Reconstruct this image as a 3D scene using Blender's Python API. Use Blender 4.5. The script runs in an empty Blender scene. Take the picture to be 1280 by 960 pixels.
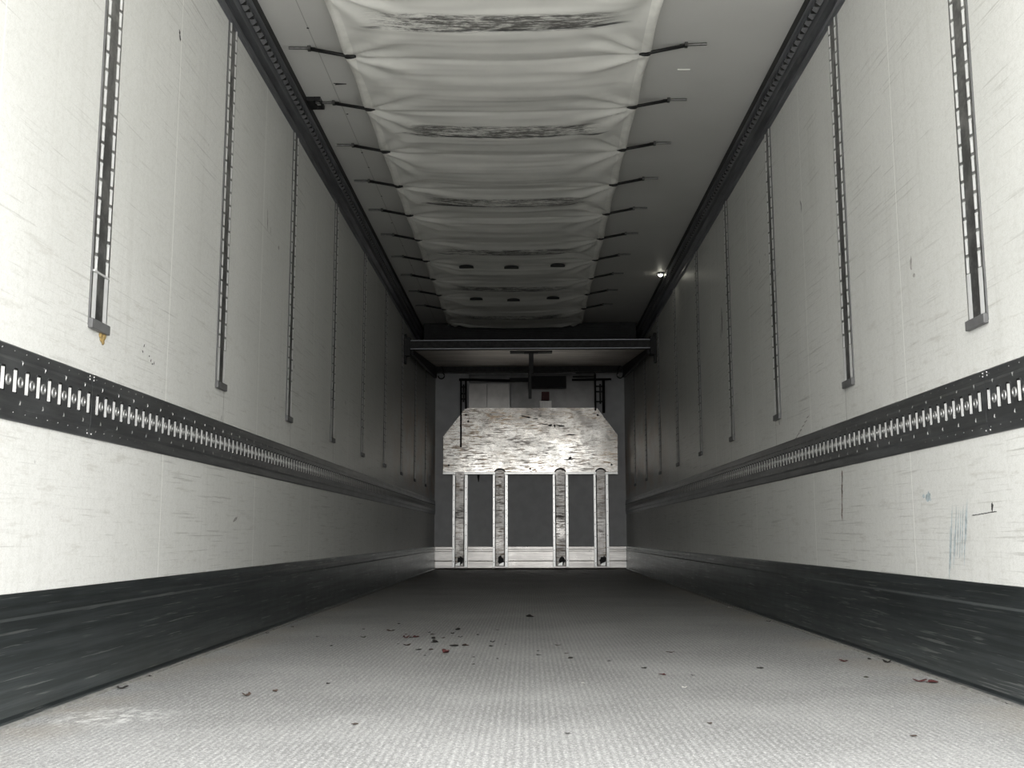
import bpy, bmesh, math, random
from mathutils import Vector, Matrix, noise as mnoise
random.seed(7)
C = bpy.context.scene.collection
sc = bpy.context.scene
R = random.Random(11)

# ------------------------------------------------------------------ camera, sky, exposure
W2, CEIL, DEND, Y0 = 1.24, 2.65, 13.75, 0.8
cam_data = bpy.data.cameras.new('camera')
cam_data.sensor_width = 36.0
cam_data.lens = 37.075
cam_data.clip_start = 0.02
cam = bpy.data.objects.new('camera', cam_data)
C.objects.link(cam)
r_ = Vector((0.99987346, 0.01576602, -0.00211875))
u_ = Vector((0.00433749, -0.14205862, 0.98984874))
f_ = Vector((-0.01530498, 0.98973268, 0.14210903))
cam.matrix_world = Matrix(((r_.x, u_.x, -f_.x, -0.0203), (r_.y, u_.y, -f_.y, 0.0),
                           (r_.z, u_.z, -f_.z, 0.4313), (0, 0, 0, 1)))
sc.camera = cam

world = bpy.data.worlds.new('sky')
sc.world = world
world.use_nodes = True
wn = world.node_tree
wn.nodes.clear()
wo = wn.nodes.new('ShaderNodeOutputWorld')
wb = wn.nodes.new('ShaderNodeBackground')
tc = wn.nodes.new('ShaderNodeTexCoord')
sp = wn.nodes.new('ShaderNodeSeparateXYZ')
cr = wn.nodes.new('ShaderNodeValToRGB')
mr = wn.nodes.new('ShaderNodeMapRange')
mr.inputs['From Min'].default_value = -1.0
mr.inputs['From Max'].default_value = 1.0
wn.links.new(tc.outputs['Generated'], sp.inputs[0])
wn.links.new(sp.outputs['Z'], mr.inputs['Value'])
wn.links.new(mr.outputs[0], cr.inputs[0])
e = cr.color_ramp.elements
e[0].position = 0.44; e[0].color = (0.50, 0.50, 0.49, 1)      # the pale yard below the horizon
e[1].position = 0.52; e[1].color = (1.0, 1.0, 1.0, 1)         # bright overcast sky
# dimming added to the sky behind the doors for steeper falloff; brighter elsewhere
sub = wn.nodes.new('ShaderNodeMapRange'); sub.interpolation_type = 'SMOOTHSTEP'
sub.inputs['From Min'].default_value = -0.965; sub.inputs['From Max'].default_value = -0.74
sub.inputs['To Min'].default_value = 0.42; sub.inputs['To Max'].default_value = 1.65
wn.links.new(sp.outputs['Y'], sub.inputs['Value'])
vm = wn.nodes.new('ShaderNodeVectorMath'); vm.operation = 'SCALE'
wn.links.new(cr.outputs[0], vm.inputs[0]); wn.links.new(sub.outputs[0], vm.inputs['Scale'])
wn.links.new(vm.outputs[0], wb.inputs[0])
wb.inputs[1].default_value = 8.0
wn.links.new(wb.outputs[0], wo.inputs[0])

# daylight sampling gate in the open rear doorway (gives off no light of its own)
pl = bpy.data.lights.new('doorway_daylight', 'AREA')
pl.shape = 'RECTANGLE'; pl.size = 2.46; pl.size_y = 2.63
pl.cycles.is_portal = True
po = bpy.data.objects.new('doorway_daylight', pl)
po.location = (0, Y0, CEIL / 2)
po.rotation_euler = (math.radians(90), 0, 0)
C.objects.link(po)

sc.view_settings.view_transform = 'Standard'
sc.view_settings.look = 'None'
sc.view_settings.gamma = 1.0
sc.view_settings.use_curve_mapping = False
sc.view_settings.exposure = 0.0
sc.cycles.max_bounces = 14
sc.cycles.diffuse_bounces = 12
sc.cycles.glossy_bounces = 8
sc.cycles.use_denoising = True
sc.cycles.sample_clamp_indirect = 6.0

# ------------------------------------------------------------------ shader helpers
class NT:
    def __init__(s, name):
        s.m = bpy.data.materials.new(name)
        s.m.use_nodes = True
        s.t = s.m.node_tree
        s.b = s.t.nodes['Principled BSDF']
        s.pos = None
    def n(s, kind, **kw):
        x = s.t.nodes.new('ShaderNode' + kind)
        for k, v in kw.items():
            setattr(x, k, v)
        return x
    def plug(s, sock, v):
        if hasattr(v, 'is_linked') or isinstance(v, bpy.types.NodeSocket):
            s.t.links.new(v, sock)
        else:
            sock.default_value = v
    def P(s):
        if s.pos is None:
            s.pos = s.n('NewGeometry').outputs['Position']
            q = s.n('SeparateXYZ'); s.t.links.new(s.pos, q.inputs[0])
            s.x, s.y, s.z = q.outputs
        return s.pos
    def math(s, op, a, b=0.0, c=None, clamp=False):
        x = s.n('Math', operation=op); x.use_clamp = clamp
        s.plug(x.inputs[0], a); s.plug(x.inputs[1], b)
        if c is not None: s.plug(x.inputs[2], c)
        return x.outputs[0]
    def noise(s, scale, detail=3.0, vec=None, mult=None, off=(0, 0, 0), rough=0.55, rot=(0, 0, 0), dist=0.0):
        v = vec or s.P()
        mp = s.n('Mapping')
        s.t.links.new(v, mp.inputs[0])
        mp.inputs['Scale'].default_value = mult or (1, 1, 1)
        mp.inputs['Location'].default_value = off
        mp.inputs['Rotation'].default_value = rot
        x = s.n('TexNoise')
        s.t.links.new(mp.outputs[0], x.inputs['Vector'])
        x.inputs['Scale'].default_value = scale
        x.inputs['Detail'].default_value = detail
        x.inputs['Roughness'].default_value = rough
        x.inputs['Distortion'].default_value = dist
        return x.outputs['Fac']
    def ramp(s, v, a, b, lo=0.0, hi=1.0):
        x = s.n('MapRange', interpolation_type='SMOOTHSTEP')
        s.plug(x.inputs['Value'], v)
        x.inputs['From Min'].default_value = a; x.inputs['From Max'].default_value = b
        x.inputs['To Min'].default_value = lo; x.inputs['To Max'].default_value = hi
        return x.outputs[0]
    def mix(s, f, a, b, kind='MIX'):
        x = s.n('Mix', data_type='RGBA', blend_type=kind)
        s.plug(x.inputs[0], f)
        s.plug(x.inputs[6], a if hasattr(a, 'is_linked') else (*a, 1))
        s.plug(x.inputs[7], b if hasattr(b, 'is_linked') else (*b, 1))
        return x.outputs[2]
    def bump(s, h, strength=0.3, dist=0.002):
        x = s.n('Bump')
        s.plug(x.inputs['Height'], h)
        x.inputs['Strength'].default_value = strength
        x.inputs['Distance'].default_value = dist
        s.t.links.new(x.outputs[0], s.b.inputs['Normal'])
    def out(s, col=None, rough=None, metal=None, spec=None):
        if col is not None: s.plug(s.b.inputs['Base Color'], col if hasattr(col, 'is_linked') else (*col, 1))
        if rough is not None: s.plug(s.b.inputs['Roughness'], rough)
        if metal is not None: s.plug(s.b.inputs['Metallic'], metal)
        if spec is not None: s.plug(s.b.inputs['Specular IOR Level'], spec)
        return s.m

def plain(name, col, rough=0.5, metal=0.0, var=0.12, scale=40, spec=0.5):
    t = NT(name)
    n = t.noise(scale, 4)
    k = t.ramp(n, 0.3, 0.7)
    c = t.mix(k, tuple(v * (1 - var) for v in col), tuple(min(1, v * (1 + var)) for v in col))
    return t.out(c, rough, metal, spec)

def wall_mat():
    t = NT('scuffed_white_panel')
    t.P()
    base = t.mix(t.ramp(t.noise(0.9, 3), 0.3, 0.7), (0.60, 0.602, 0.575), (0.67, 0.67, 0.645))
    # fine dirt in the surface grain
    g = t.ramp(t.noise(55, 5, rough=0.7), 0.42, 0.75)
    base = t.mix(t.math('MULTIPLY', g, 0.22), base, (0.36, 0.355, 0.32))
    g2 = t.ramp(t.noise(260, 3, rough=0.8), 0.40, 0.72)
    base = t.mix(t.math('MULTIPLY', g2, 0.45), base, (0.40, 0.395, 0.36))
    vs_ = t.ramp(t.noise(1, 4, mult=(1, 22, 1.2), off=(0, 4, 7)), 0.52, 0.75)
    base = t.mix(t.math('MULTIPLY', vs_, 0.16), base, (0.38, 0.37, 0.34))
    # long scratches from loads sliding in and out
    for k, (ang, thr, amt) in enumerate(((0.0, 0.59, 0.42), (0.12, 0.60, 0.45), (-0.16, 0.61, 0.42), (0.5, 0.64, 0.4), (0.25, 0.61, 0.4))):
        s1 = t.noise(1.0, 5, mult=(1, 2.3, 120), rot=(ang, 0, 0), off=(k * 3.1, k * 7.7, 0), rough=0.6)
        msk = t.ramp(t.noise(1.3, 2, off=(9 + k, 4, k)), 0.42, 0.66)
        f = t.math('MULTIPLY', t.math('MULTIPLY', t.ramp(s1, thr, thr + 0.07), msk), amt)
        base = t.mix(f, base, (0.22, 0.21, 0.19))
    # heavier, broken scuffs low above the rail and along the scuff plate
    low = t.ramp(t.z, 1.75, 0.9)
    s2 = t.noise(1.0, 5, mult=(1, 6, 40), rot=(0.25, 0, 0), off=(0, 2, 5), rough=0.65)
    f = t.math('MULTIPLY', t.math('MULTIPLY', t.ramp(s2, 0.56, 0.70), low), 0.30)
    base = t.mix(f, base, (0.33, 0.31, 0.27))
    # sparse dark nicks
    v = t.ramp(t.noise(16, 2, mult=(1, 1, 0.6), off=(3, 3, 3)), 0.76, 0.79)
    base = t.mix(t.math('MULTIPLY', v, 0.7), base, (0.08, 0.08, 0.08))
    # warm brown glow off the board, painted into the wall ends above the rail
    brown_glow = t.math('MULTIPLY', t.math('MULTIPLY', t.ramp(t.y, 8.5, 11.5), t.ramp(t.noise(2.2, 5, mult=(1, 1, 2)), 0.3, 0.7)),
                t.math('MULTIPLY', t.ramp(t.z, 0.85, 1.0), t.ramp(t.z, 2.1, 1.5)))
    base = t.mix(t.math('MULTIPLY', brown_glow, 0.85), base, (0.50, 0.35, 0.25))
    # pale sealed joint halfway between the load tracks
    fr = t.math('FRACT', t.math('DIVIDE', t.math('ADD', t.y, -3.50 + 1.196 * 4 + 0.598), 1.196))
    d = t.math('ABSOLUTE', t.math('SUBTRACT', fr, 0.5))
    jl = t.ramp(d, 0.0026, 0.0014)
    base = t.mix(t.math('MULTIPLY', jl, 0.8), base, (0.85, 0.85, 0.81))
    # dark open joint below each track
    fr2 = t.math('FRACT', t.math('DIVIDE', t.math('ADD', t.y, -2.975 + 1.196 * 4 + 0.598), 1.196))
    d2 = t.math('ABSOLUTE', t.math('SUBTRACT', fr2, 0.5))
    jd = t.math('MULTIPLY', t.ramp(d2, 0.0022, 0.0012), t.ramp(t.z, 0.86, 0.88))
    jd = t.math('MULTIPLY', jd, t.ramp(t.y, 3.4, 3.6))
    base = t.mix(t.math('MULTIPLY', jd, 0.8), base, (0.10, 0.10, 0.09))
    t.bump(t.noise(120, 3), 0.15, 0.001)
    return t.out(base, 0.42, 0.0, 0.4)

def floor_mat():
    t = NT('ribbed_anti_slip_floor')
    t.P()
    base = t.mix(t.ramp(t.noise(1.6, 4), 0.35, 0.7), (0.18, 0.18, 0.178), (0.27, 0.27, 0.267))
    rib = t.math('SINE', t.math('MULTIPLY', t.x, 2 * math.pi / 0.016))
    brk = t.noise(1, 3, mult=(62, 26, 1), rough=0.7)
    h = t.math('MULTIPLY', t.math('ADD', t.math('MULTIPLY', rib, 0.5), 0.5), t.ramp(brk, 0.3, 0.65))
    base = t.mix(t.math('MULTIPLY', h, 0.38), base, (0.56, 0.56, 0.55))
    sp_ = t.ramp(t.noise(150, 3, rough=0.85), 0.50, 0.70)
    base = t.mix(t.math('MULTIPLY', sp_, 0.85), base, (0.72, 0.72, 0.70))
    dk = t.ramp(t.noise(110, 3, rough=0.85, off=(5, 1, 0)), 0.50, 0.66)
    base = t.mix(t.math('MULTIPLY', dk, 0.75), base, (0.10, 0.10, 0.10))
    # drag lines and dull brown dirt
    dr = t.ramp(t.noise(1, 3, mult=(40, 1.2, 1), rot=(0, 0, 0.35)), 0.66, 0.72)
    base = t.mix(t.math('MULTIPLY', dr, 0.25), base, (0.16, 0.16, 0.16))
    ed = t.math('MULTIPLY', t.ramp(t.math('ABSOLUTE', t.x), 0.95, 1.18), t.ramp(t.noise(3, 4), 0.35, 0.65))
    base = t.mix(t.math('MULTIPLY', ed, 0.35), base, (0.36, 0.31, 0.24))
    # worn pale patch on the left near the scuff plate
    px = t.math('SUBTRACT', t.x, -1.03); py = t.math('SUBTRACT', t.y, 2.62)
    rr = t.math('SQRT', t.math('ADD', t.math('MULTIPLY', px, px), t.math('MULTIPLY', py, py)))
    wp = t.math('MULTIPLY', t.ramp(rr, 0.20, 0.04), t.ramp(t.noise(26, 5, rough=0.7), 0.45, 0.60))
    base = t.mix(t.math('MULTIPLY', wp, 0.45), base, (0.85, 0.85, 0.83))
    t.bump(h, 0.5, 0.0015)
    return t.out(base, 0.55, 0.0, 0.4)

def ceil_mat():
    t = NT('ceiling_panel')
    t.P()
    base = t.mix(t.ramp(t.noise(1.1, 3), 0.3, 0.7), (0.56, 0.555, 0.53), (0.62, 0.615, 0.59))
    g = t.ramp(t.noise(90, 4, rough=0.7), 0.5, 0.8)
    base = t.mix(t.math('MULTIPLY', g, 0.12), base, (0.35, 0.33, 0.30))
    # seam along the left of the duct with its row of rivets
    d = t.math('ABSOLUTE', t.math('SUBTRACT', t.x, -0.985))
    base = t.mix(t.math('MULTIPLY', t.ramp(d, 0.003, 0.001), 0.6), base, (0.2, 0.2, 0.18))
    t.bump(t.noise(150, 2), 0.1, 0.001)
    return t.out(base, 0.5, 0.0, 0.3)

def canvas_mat():
    t = NT('duct_canvas')
    t.P()
    base = t.mix(t.ramp(t.noise(3, 4), 0.3, 0.7), (0.70, 0.695, 0.655), (0.79, 0.78, 0.735))
    yy = t.math('DIVIDE', t.math('SUBTRACT', t.y, 4.17), 1.21)
    fr = t.math('FRACT', t.math('ADD', yy, 0.5))
    d = t.math('ABSOLUTE', t.math('MULTIPLY', t.math('SUBTRACT', fr, 0.5), 1.21))
    band = t.ramp(d, 0.085, 0.055)
    cx = t.math('ABSOLUTE', t.math('SUBTRACT', t.x, -0.155))
    side = t.ramp(cx, 0.58, 0.38)
    st = t.noise(1, 7, mult=(12, 85, 1), rough=0.82)
    big = t.noise(1, 2, mult=(3, 9, 1))
    st2 = t.ramp(t.math('ADD', st, t.math('MULTIPLY', big, 0.25)), 0.565, 0.66)
    f = t.math('MULTIPLY', t.math('MULTIPLY', band, side), st2)
    # the single black rubbing line along the lowest fold
    ln = t.math('MULTIPLY', t.ramp(t.math('ABSOLUTE', t.math('SUBTRACT', fr, 0.5 + 0.045)), 0.010, 0.005), t.ramp(cx, 0.60, 0.50))
    ln = t.math('MULTIPLY', ln, t.ramp(t.noise(1, 4, mult=(9, 40, 1), off=(3, 0, 0)), 0.40, 0.55))
    base = t.mix(t.math('MULTIPLY', f, 0.88), base, (0.07, 0.065, 0.06))
    base = t.mix(t.math('MULTIPLY', ln, 0.9), base, (0.05, 0.05, 0.05))
    # dull stain marks in the clean bays
    dm = t.ramp(t.noise(5, 5, off=(8, 2, 0), rough=0.7), 0.62, 0.8)
    base = t.mix(t.math('MULTIPLY', dm, 0.35), base, (0.35, 0.34, 0.30))
    t.bump(t.noise(320, 2), 0.15, 0.0006)
    return t.out(base, 0.75, 0.0, 0.2)

def metal_mat(name, col, rough, streak=0.3, vec=(1, 1.5, 60), metal=1.0, lightcol=(0.5, 0.5, 0.5), fine=False):
    t = NT(name)
    t.P()
    n = t.noise(1, 5, mult=vec, rough=0.65)
    c = t.mix(t.ramp(n, 0.35, 0.7), tuple(v * (1 - streak) for v in col), tuple(min(1, v * (1 + streak)) for v in col))
    s = t.ramp(t.noise(1.5, 4, mult=vec, off=(3, 8, 2)), 0.69, 0.73)
    c = t.mix(t.math('MULTIPLY', s, 0.6), c, lightcol)
    if fine:
        for k, (ang, th) in enumerate(((0.0, 0.66), (0.12, 0.66), (-0.16, 0.67), (1.1, 0.71), (-0.9, 0.72))):
            q = t.noise(1, 3, mult=(1, 2.2, 120), rot=(ang, 0, 0), off=(k, k * 3.3, 2), rough=0.6)
            mk = t.ramp(t.noise(2.0, 2, off=(k * 5, 1, 1)), 0.5, 0.6)
            c = t.mix(t.math('MULTIPLY', t.math('MULTIPLY', t.ramp(q, th - 0.04, th), mk), 0.5), c, (0.8, 0.82, 0.82))
    rg = t.math('ADD', t.math('MULTIPLY', t.noise(9, 3), 0.16), rough - 0.08)
    return t.out(c, rg, metal)

def board_mat(name='scarred_aluminium_board', dirt=1.0, lo=(0.86, 0.82, 0.76), hi=(0.99, 0.965, 0.91), metal=0.9, r0=0.13):
    t = NT(name)
    t.P()
    base = t.mix(t.ramp(t.noise(5, 4), 0.3, 0.7), lo, hi)
    s = t.noise(1, 6, mult=(7, 1, 60), rough=0.75)
    mk = t.ramp(t.noise(3.2, 4, off=(1, 0, 4)), 0.26, 0.55)
    f = t.math('MULTIPLY', t.ramp(s, 0.50, 0.59), mk)
    br = t.mix(t.ramp(t.noise(4, 3, off=(7, 0, 2)), 0.45, 0.6), (0.17, 0.13, 0.11), (0.34, 0.20, 0.08))
    base = t.mix(t.math('MULTIPLY', f, 0.75 * dirt), base, br)
    s3 = t.ramp(t.noise(1, 5, mult=(16, 1, 85), off=(2, 0, 2), rough=0.7), 0.60, 0.66)
    base = t.mix(t.math('MULTIPLY', s3, 0.85 * dirt), base, (0.05, 0.045, 0.04))
    s5 = t.ramp(t.noise(1, 6, mult=(22, 1, 80), off=(6, 0, 2), rough=0.85), 0.54, 0.60)
    base = t.mix(t.math('MULTIPLY', s5, 0.6 * dirt), base, (0.16, 0.13, 0.11))
    s4 = t.ramp(t.noise(1, 4, mult=(70, 1, 6), off=(2, 0, 9), rough=0.7), 0.68, 0.72)
    base = t.mix(t.math('MULTIPLY', s4, 0.5 * dirt), base, (0.10, 0.08, 0.07))
    rg = t.math('ADD', t.math('MULTIPLY', f, 0.2), t.math('ADD', r0, t.math('MULTIPLY', t.ramp(t.noise(2.3, 3, off=(0.4, 0, 1.2)), 0.35, 0.65), 0.16)))
    t.bump(t.noise(4, 2), 0.25, 0.01)
    return t.out(base, rg, metal)

M = {}
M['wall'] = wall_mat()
M['floor'] = floor_mat()
M['ceil'] = ceil_mat()
M['canvas'] = canvas_mat()
M['hem'] = plain('duct_hem', (0.84, 0.83, 0.78), 0.7, 0, 0.05, 20, 0.2)
M['endwall'] = plain('grey_bulkhead_panel', (0.76, 0.765, 0.775), 0.6, 0, 0.06, 8, 0.4)
M['kick'] = metal_mat('scuff_plate_aluminium', (0.19, 0.215, 0.225), 0.36, 0.25, (1, 1.2, 50), 1.0, (0.5, 0.52, 0.52), True)
M['louvre'] = plain('dull_louvre', (0.27, 0.27, 0.28), 0.45, 0.7, 0.15, 60)
M['foot'] = plain('grey_foot_strip', (0.24, 0.235, 0.22), 0.6, 0.1, 0.25, 30)
M['kick_end'] = metal_mat('end_scuff_plate_aluminium', (0.80, 0.77, 0.73), 0.30, 0.15, (3, 1, 30), 1.0, (0.3, 0.25, 0.2))
M['rail'] = metal_mat('lashing_rail_aluminium', (0.33, 0.34, 0.35), 0.40, 0.15, (1, 3, 40), 1.0, (0.6, 0.6, 0.6))
M['corner'] = metal_mat('corner_profile_aluminium', (0.36, 0.37, 0.40), 0.42, 0.2, (1, 2, 40), 1.0, (0.5, 0.5, 0.5))
M['track'] = metal_mat('track_channel_metal', (0.40, 0.40, 0.395), 0.42, 0.35, (1, 14, 14), 1.0, (0.5, 0.5, 0.5))
M['lip'] = plain('bright_track_lip', (0.86, 0.86, 0.85), 0.40, 0.6, 0.04, 30)
M['tab'] = plain('bright_slot_edge', (0.80, 0.80, 0.79), 0.45, 0.5, 0.03, 30)
M['cap'] = plain('dull_track_end_cap', (0.13, 0.13, 0.13), 0.5, 0.2, 0.1, 30)
M['dimple'] = plain('pressed_dimple_ring', (0.42, 0.42, 0.41), 0.4, 0.8, 0.1, 60)
M['rivet'] = plain('light_rivet', (0.50, 0.50, 0.49), 0.4, 0.6, 0.05, 60)
M['black'] = plain('black_rubber_and_shade', (0.006, 0.006, 0.006), 0.6, 0, 0.3, 50)
M['darkplastic'] = plain('dark_housing', (0.015, 0.015, 0.016), 0.6, 0, 0.3, 12)
M['darkmetal'] = plain('dark_steel', (0.035, 0.035, 0.035), 0.55, 0.3, 0.3, 30)
M['pin'] = plain('grey_steel_pin', (0.12, 0.12, 0.115), 0.4, 0.8, 0.2, 60)
M['board'] = board_mat()
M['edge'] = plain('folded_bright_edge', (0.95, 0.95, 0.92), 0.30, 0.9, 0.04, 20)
M['rib'] = board_mat('dirty_rib_channel', 0.9, (0.56, 0.54, 0.52), (0.80, 0.77, 0.73), 0.8, 0.26)
M['deck'] = metal_mat('guard_deck_metal', (0.40, 0.36, 0.32), 0.45, 0.25, (2, 8, 1), 0.9, (0.7, 0.7, 0.7))
M['panel'] = plain('pale_unit_panel', (0.50, 0.485, 0.465), 0.35, 0.75, 0.15, 5)
M['panel2'] = plain('grey_unit_panel', (0.27, 0.265, 0.26), 0.38, 0.7, 0.2, 4)
M['red'] = plain('dark_red_plastic', (0.12, 0.02, 0.02), 0.5, 0, 0.2, 40)
M['white'] = plain('white_plastic', (0.7, 0.7, 0.68), 0.5, 0, 0.1, 40)
M['yellow'] = plain('yellowed_foam', (0.30, 0.21, 0.08), 0.8, 0, 0.35, 90)
M['scuff'] = plain('black_scuff', (0.03, 0.03, 0.03), 0.6, 0, 0.4, 60)
M['rust'] = plain('brown_scrape', (0.16, 0.11, 0.09), 0.7, 0, 0.5, 60)
M['blue'] = plain('blue_rubbed_paint', (0.36, 0.42, 0.44), 0.6, 0, 0.3, 50)
M['greyscuff'] = plain('grey_rub_mark', (0.30, 0.29, 0.27), 0.6, 0, 0.3, 50)
M['leaf_dark'] = plain('dark_dried_leaf', (0.018, 0.015, 0.013), 0.8, 0, 0.5, 120)
M['leaf_brown'] = plain('brown_dried_leaf', (0.055, 0.036, 0.028), 0.8, 0, 0.5, 120)
M['leaf_red'] = plain('dark_red_petal', (0.075, 0.017, 0.017), 0.75, 0, 0.45, 120)
M['leaf_pale'] = plain('pale_crumb', (0.6, 0.59, 0.56), 0.8, 0, 0.15, 120)
M['leaf_green'] = plain('olive_dried_leaf', (0.05, 0.05, 0.03), 0.8, 0, 0.4, 120)

# ------------------------------------------------------------------ mesh helpers
def obj(name, bm, mat, parent=None, smooth=False, bevel=0.0):
    me = bpy.data.meshes.new(name)
    bmesh.ops.recalc_face_normals(bm, faces=bm.faces[:])
    bm.to_mesh(me); bm.free()
    for m in (mat if isinstance(mat, (list, tuple)) else [mat]):
        me.materials.append(m)
    if smooth:
        for p in me.polygons: p.use_smooth = True
    o = bpy.data.objects.new(name, me)
    C.objects.link(o)
    if parent is not None:
        o.parent = parent
        o.location = -Vector(parent['_w']) if '_w' in parent else (0, 0, 0)
    if bevel:
        b = o.modifiers.new('soft_edges', 'BEVEL'); b.width = bevel; b.segments = 2; b.limit_method = 'ANGLE'
    return o

def thing(name, loc, label, cat, group=None):
    o = bpy.data.objects.new(name, None)
    o.empty_display_size = 0.1
    C.objects.link(o); o.location = loc
    o['label'] = label; o['category'] = cat
    if group: o['group'] = group
    o['_w'] = tuple(loc)
    return o

def tag(o, label, cat, group=None):
    o['label'] = label; o['category'] = cat
    if group: o['group'] = group
    return o

def box(bm, x0, x1, y0, y1, z0, z1, mi=0):
    if x0 > x1: x0, x1 = x1, x0
    vs = [bm.verts.new(p) for p in ((x0, y0, z0), (x1, y0, z0), (x1, y1, z0), (x0, y1, z0),
                                    (x0, y0, z1), (x1, y0, z1), (x1, y1, z1), (x0, y1, z1))]
    for q in ((0, 3, 2, 1), (4, 5, 6, 7), (0, 1, 5, 4), (1, 2, 6, 5), (2, 3, 7, 6), (3, 0, 4, 7)):
        bm.faces.new([vs[i] for i in q]).material_index = mi

def prism(bm, pts, axis, a, b, mi=0):
    """closed outline pts (2-D) extruded along axis from a to b"""
    def mk(p, t):
        return {'y': (p[0], t, p[1]), 'x': (t, p[0], p[1]), 'z': (p[0], p[1], t)}[axis]
    A = [bm.verts.new(mk(p, a)) for p in pts]
    B = [bm.verts.new(mk(p, b)) for p in pts]
    n = len(pts)
    for i in range(n):
        bm.faces.new((A[i], A[(i + 1) % n], B[(i + 1) % n], B[i])).material_index = mi
    bm.faces.new(A[::-1]).material_index = mi
    bm.faces.new(B).material_index = mi

def tube(bm, pts, r, seg=8, mi=0, taper=None):
    pts = [Vector(p) for p in pts]
    rings = []
    for i, p in enumerate(pts):
        d = (pts[min(i + 1, len(pts) - 1)] - pts[max(i - 1, 0)]).normalized()
        a = d.cross(Vector((0, 0, 1)))
        if a.length < 1e-3: a = d.cross(Vector((1, 0, 0)))
        a.normalize(); b = d.cross(a).normalized()
        rr = r if taper is None else r * taper[i]
        rings.append([bm.verts.new(p + a * rr * math.cos(2 * math.pi * k / seg) + b * rr * math.sin(2 * math.pi * k / seg)) for k in range(seg)])
    for i in range(len(rings) - 1):
        for k in range(seg):
            bm.faces.new((rings[i][k], rings[i][(k + 1) % seg], rings[i + 1][(k + 1) % seg], rings[i + 1][k])).material_index = mi
    bm.faces.new(rings[0][::-1]).material_index = mi
    bm.faces.new(rings[-1]).material_index = mi

def stud(bm, c, n, r, h, seg=8, mi=0):
    """low domed rivet head at c with unit normal n"""
    c = Vector(c); n = Vector(n)
    a = n.orthogonal().normalized(); b = n.cross(a)
    base = [bm.verts.new(c + (a * math.cos(2 * math.pi * k / seg) + b * math.sin(2 * math.pi * k / seg)) * r) for k in range(seg)]
    mid = [bm.verts.new(c + n * h * 0.8 + (a * math.cos(2 * math.pi * k / seg) + b * math.sin(2 * math.pi * k / seg)) * r * 0.6) for k in range(seg)]
    top = bm.verts.new(c + n * h)
    for k in range(seg):
        j = (k + 1) % seg
        bm.faces.new((base[k], base[j], mid[j], mid[k])).material_index = mi
        bm.faces.new((mid[k], mid[j], top)).material_index = mi
    bm.faces.new(base[::-1]).material_index = mi

def torus(bm, c, s, R_, r, seg=14, ring=6, mi=0):
    """ring standing on a side wall (axis x), s = side sign"""
    vs = []
    for i in range(seg):
        a = 2 * math.pi * i / seg
        row = []
        for j in range(ring):
            b = 2 * math.pi * j / ring
            rad = R_ + r * math.cos(b)
            row.append(bm.verts.new((c[0] - s * r * math.sin(b), c[1] + rad * math.cos(a), c[2] + rad * math.sin(a))))
        vs.append(row)
    for i in range(seg):
        for j in range(ring):
            bm.faces.new((vs[i][j], vs[(i + 1) % seg][j], vs[(i + 1) % seg][(j + 1) % ring], vs[i][(j + 1) % ring])).material_index = mi

def struct(o):
    o['kind'] = 'structure'
    return o

B = bmesh.new

# ------------------------------------------------------------------ the shell
bm = B(); box(bm, -W2 - 0.06, W2 + 0.06, Y0, DEND + 0.06, -0.06, 0.0); struct(obj('floor', bm, M['floor']))
bm = B(); box(bm, -W2 - 0.06, W2 + 0.06, Y0, DEND + 0.06, CEIL, CEIL + 0.06)
for yy in [4.37, 5.2, 5.33, 5.9, 6.15, 6.7, 7.3, 7.9, 8.5]:
    stud(bm, (-0.985 + R.uniform(-.012, .012), yy, CEIL), (0, 0, -1), 0.006, 0.003, 8, 1)
tube(bm, [(0.705, 4.82, CEIL - 0.001), (0.735, 4.82, CEIL - 0.002), (0.765, 4.822, CEIL - 0.001)], 0.0035, 6, 2)
ceiling = struct(obj('ceiling', bm, [M['ceil'], M['darkmetal'], M['hem']]))
bm = B(); box(bm, -W2, 0.020, DEND, DEND + 0.06, 0, CEIL); box(bm, 0.024, W2, DEND, DEND + 0.06, 0, CEIL)
box(bm, 0.018, 0.026, DEND + 0.004, DEND + 0.05, 0, CEIL)
wall_back = struct(obj('wall_back', bm, M['endwall']))

# marks worn into the walls (flat paint and rubber, a hair proud of the panel)
def blot(bm, mi, s, y, z, ry, rz, ang=0.0, n=14, jag=0.35):
    x = s * (W2 - 0.0006)
    vs = []
    for k in range(n):
        a = 2 * math.pi * k / n
        r = 1 + R.uniform(-jag, jag)
        dy, dz = math.cos(a) * ry * r, math.sin(a) * rz * r
        vs.append(bm.verts.new((x, y + dy * math.cos(ang) - dz * math.sin(ang), z + dy * math.sin(ang) + dz * math.cos(ang))))
    bm.faces.new(vs).material_index = mi
MM = ['wall', 'scuff', 'greyscuff', 'rust', 'blue']
def mark(nm, bm, mat, items):
    for it in items: blot(bm, MM.index(mat), *it)
bl = B(); box(bl, -W2 - 0.06, -W2, Y0, DEND + 0.06, 0, CEIL)
br_ = B(); box(br_, W2, W2 + 0.06, Y0, DEND + 0.06, 0, CEIL)
mark('scuff_mark', bl, 'scuff', [(-1, 3.475, 2.185, 0.006, 0.010, 0.6), (-1, 3.482, 2.168, 0.006, 0.012, 0.3)])
mark('nick_cluster', bl, 'scuff', [(-1, 3.300 + a, 1.005 + b, 0.006, 0.003, c) for a, b, c in ((-.02, .025, .8), (-.03, .005, -.5), (.03, .0, .2), (.045, -.012, .9), (.06, -.02, .3), (.075, -.015, 1))])
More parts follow.
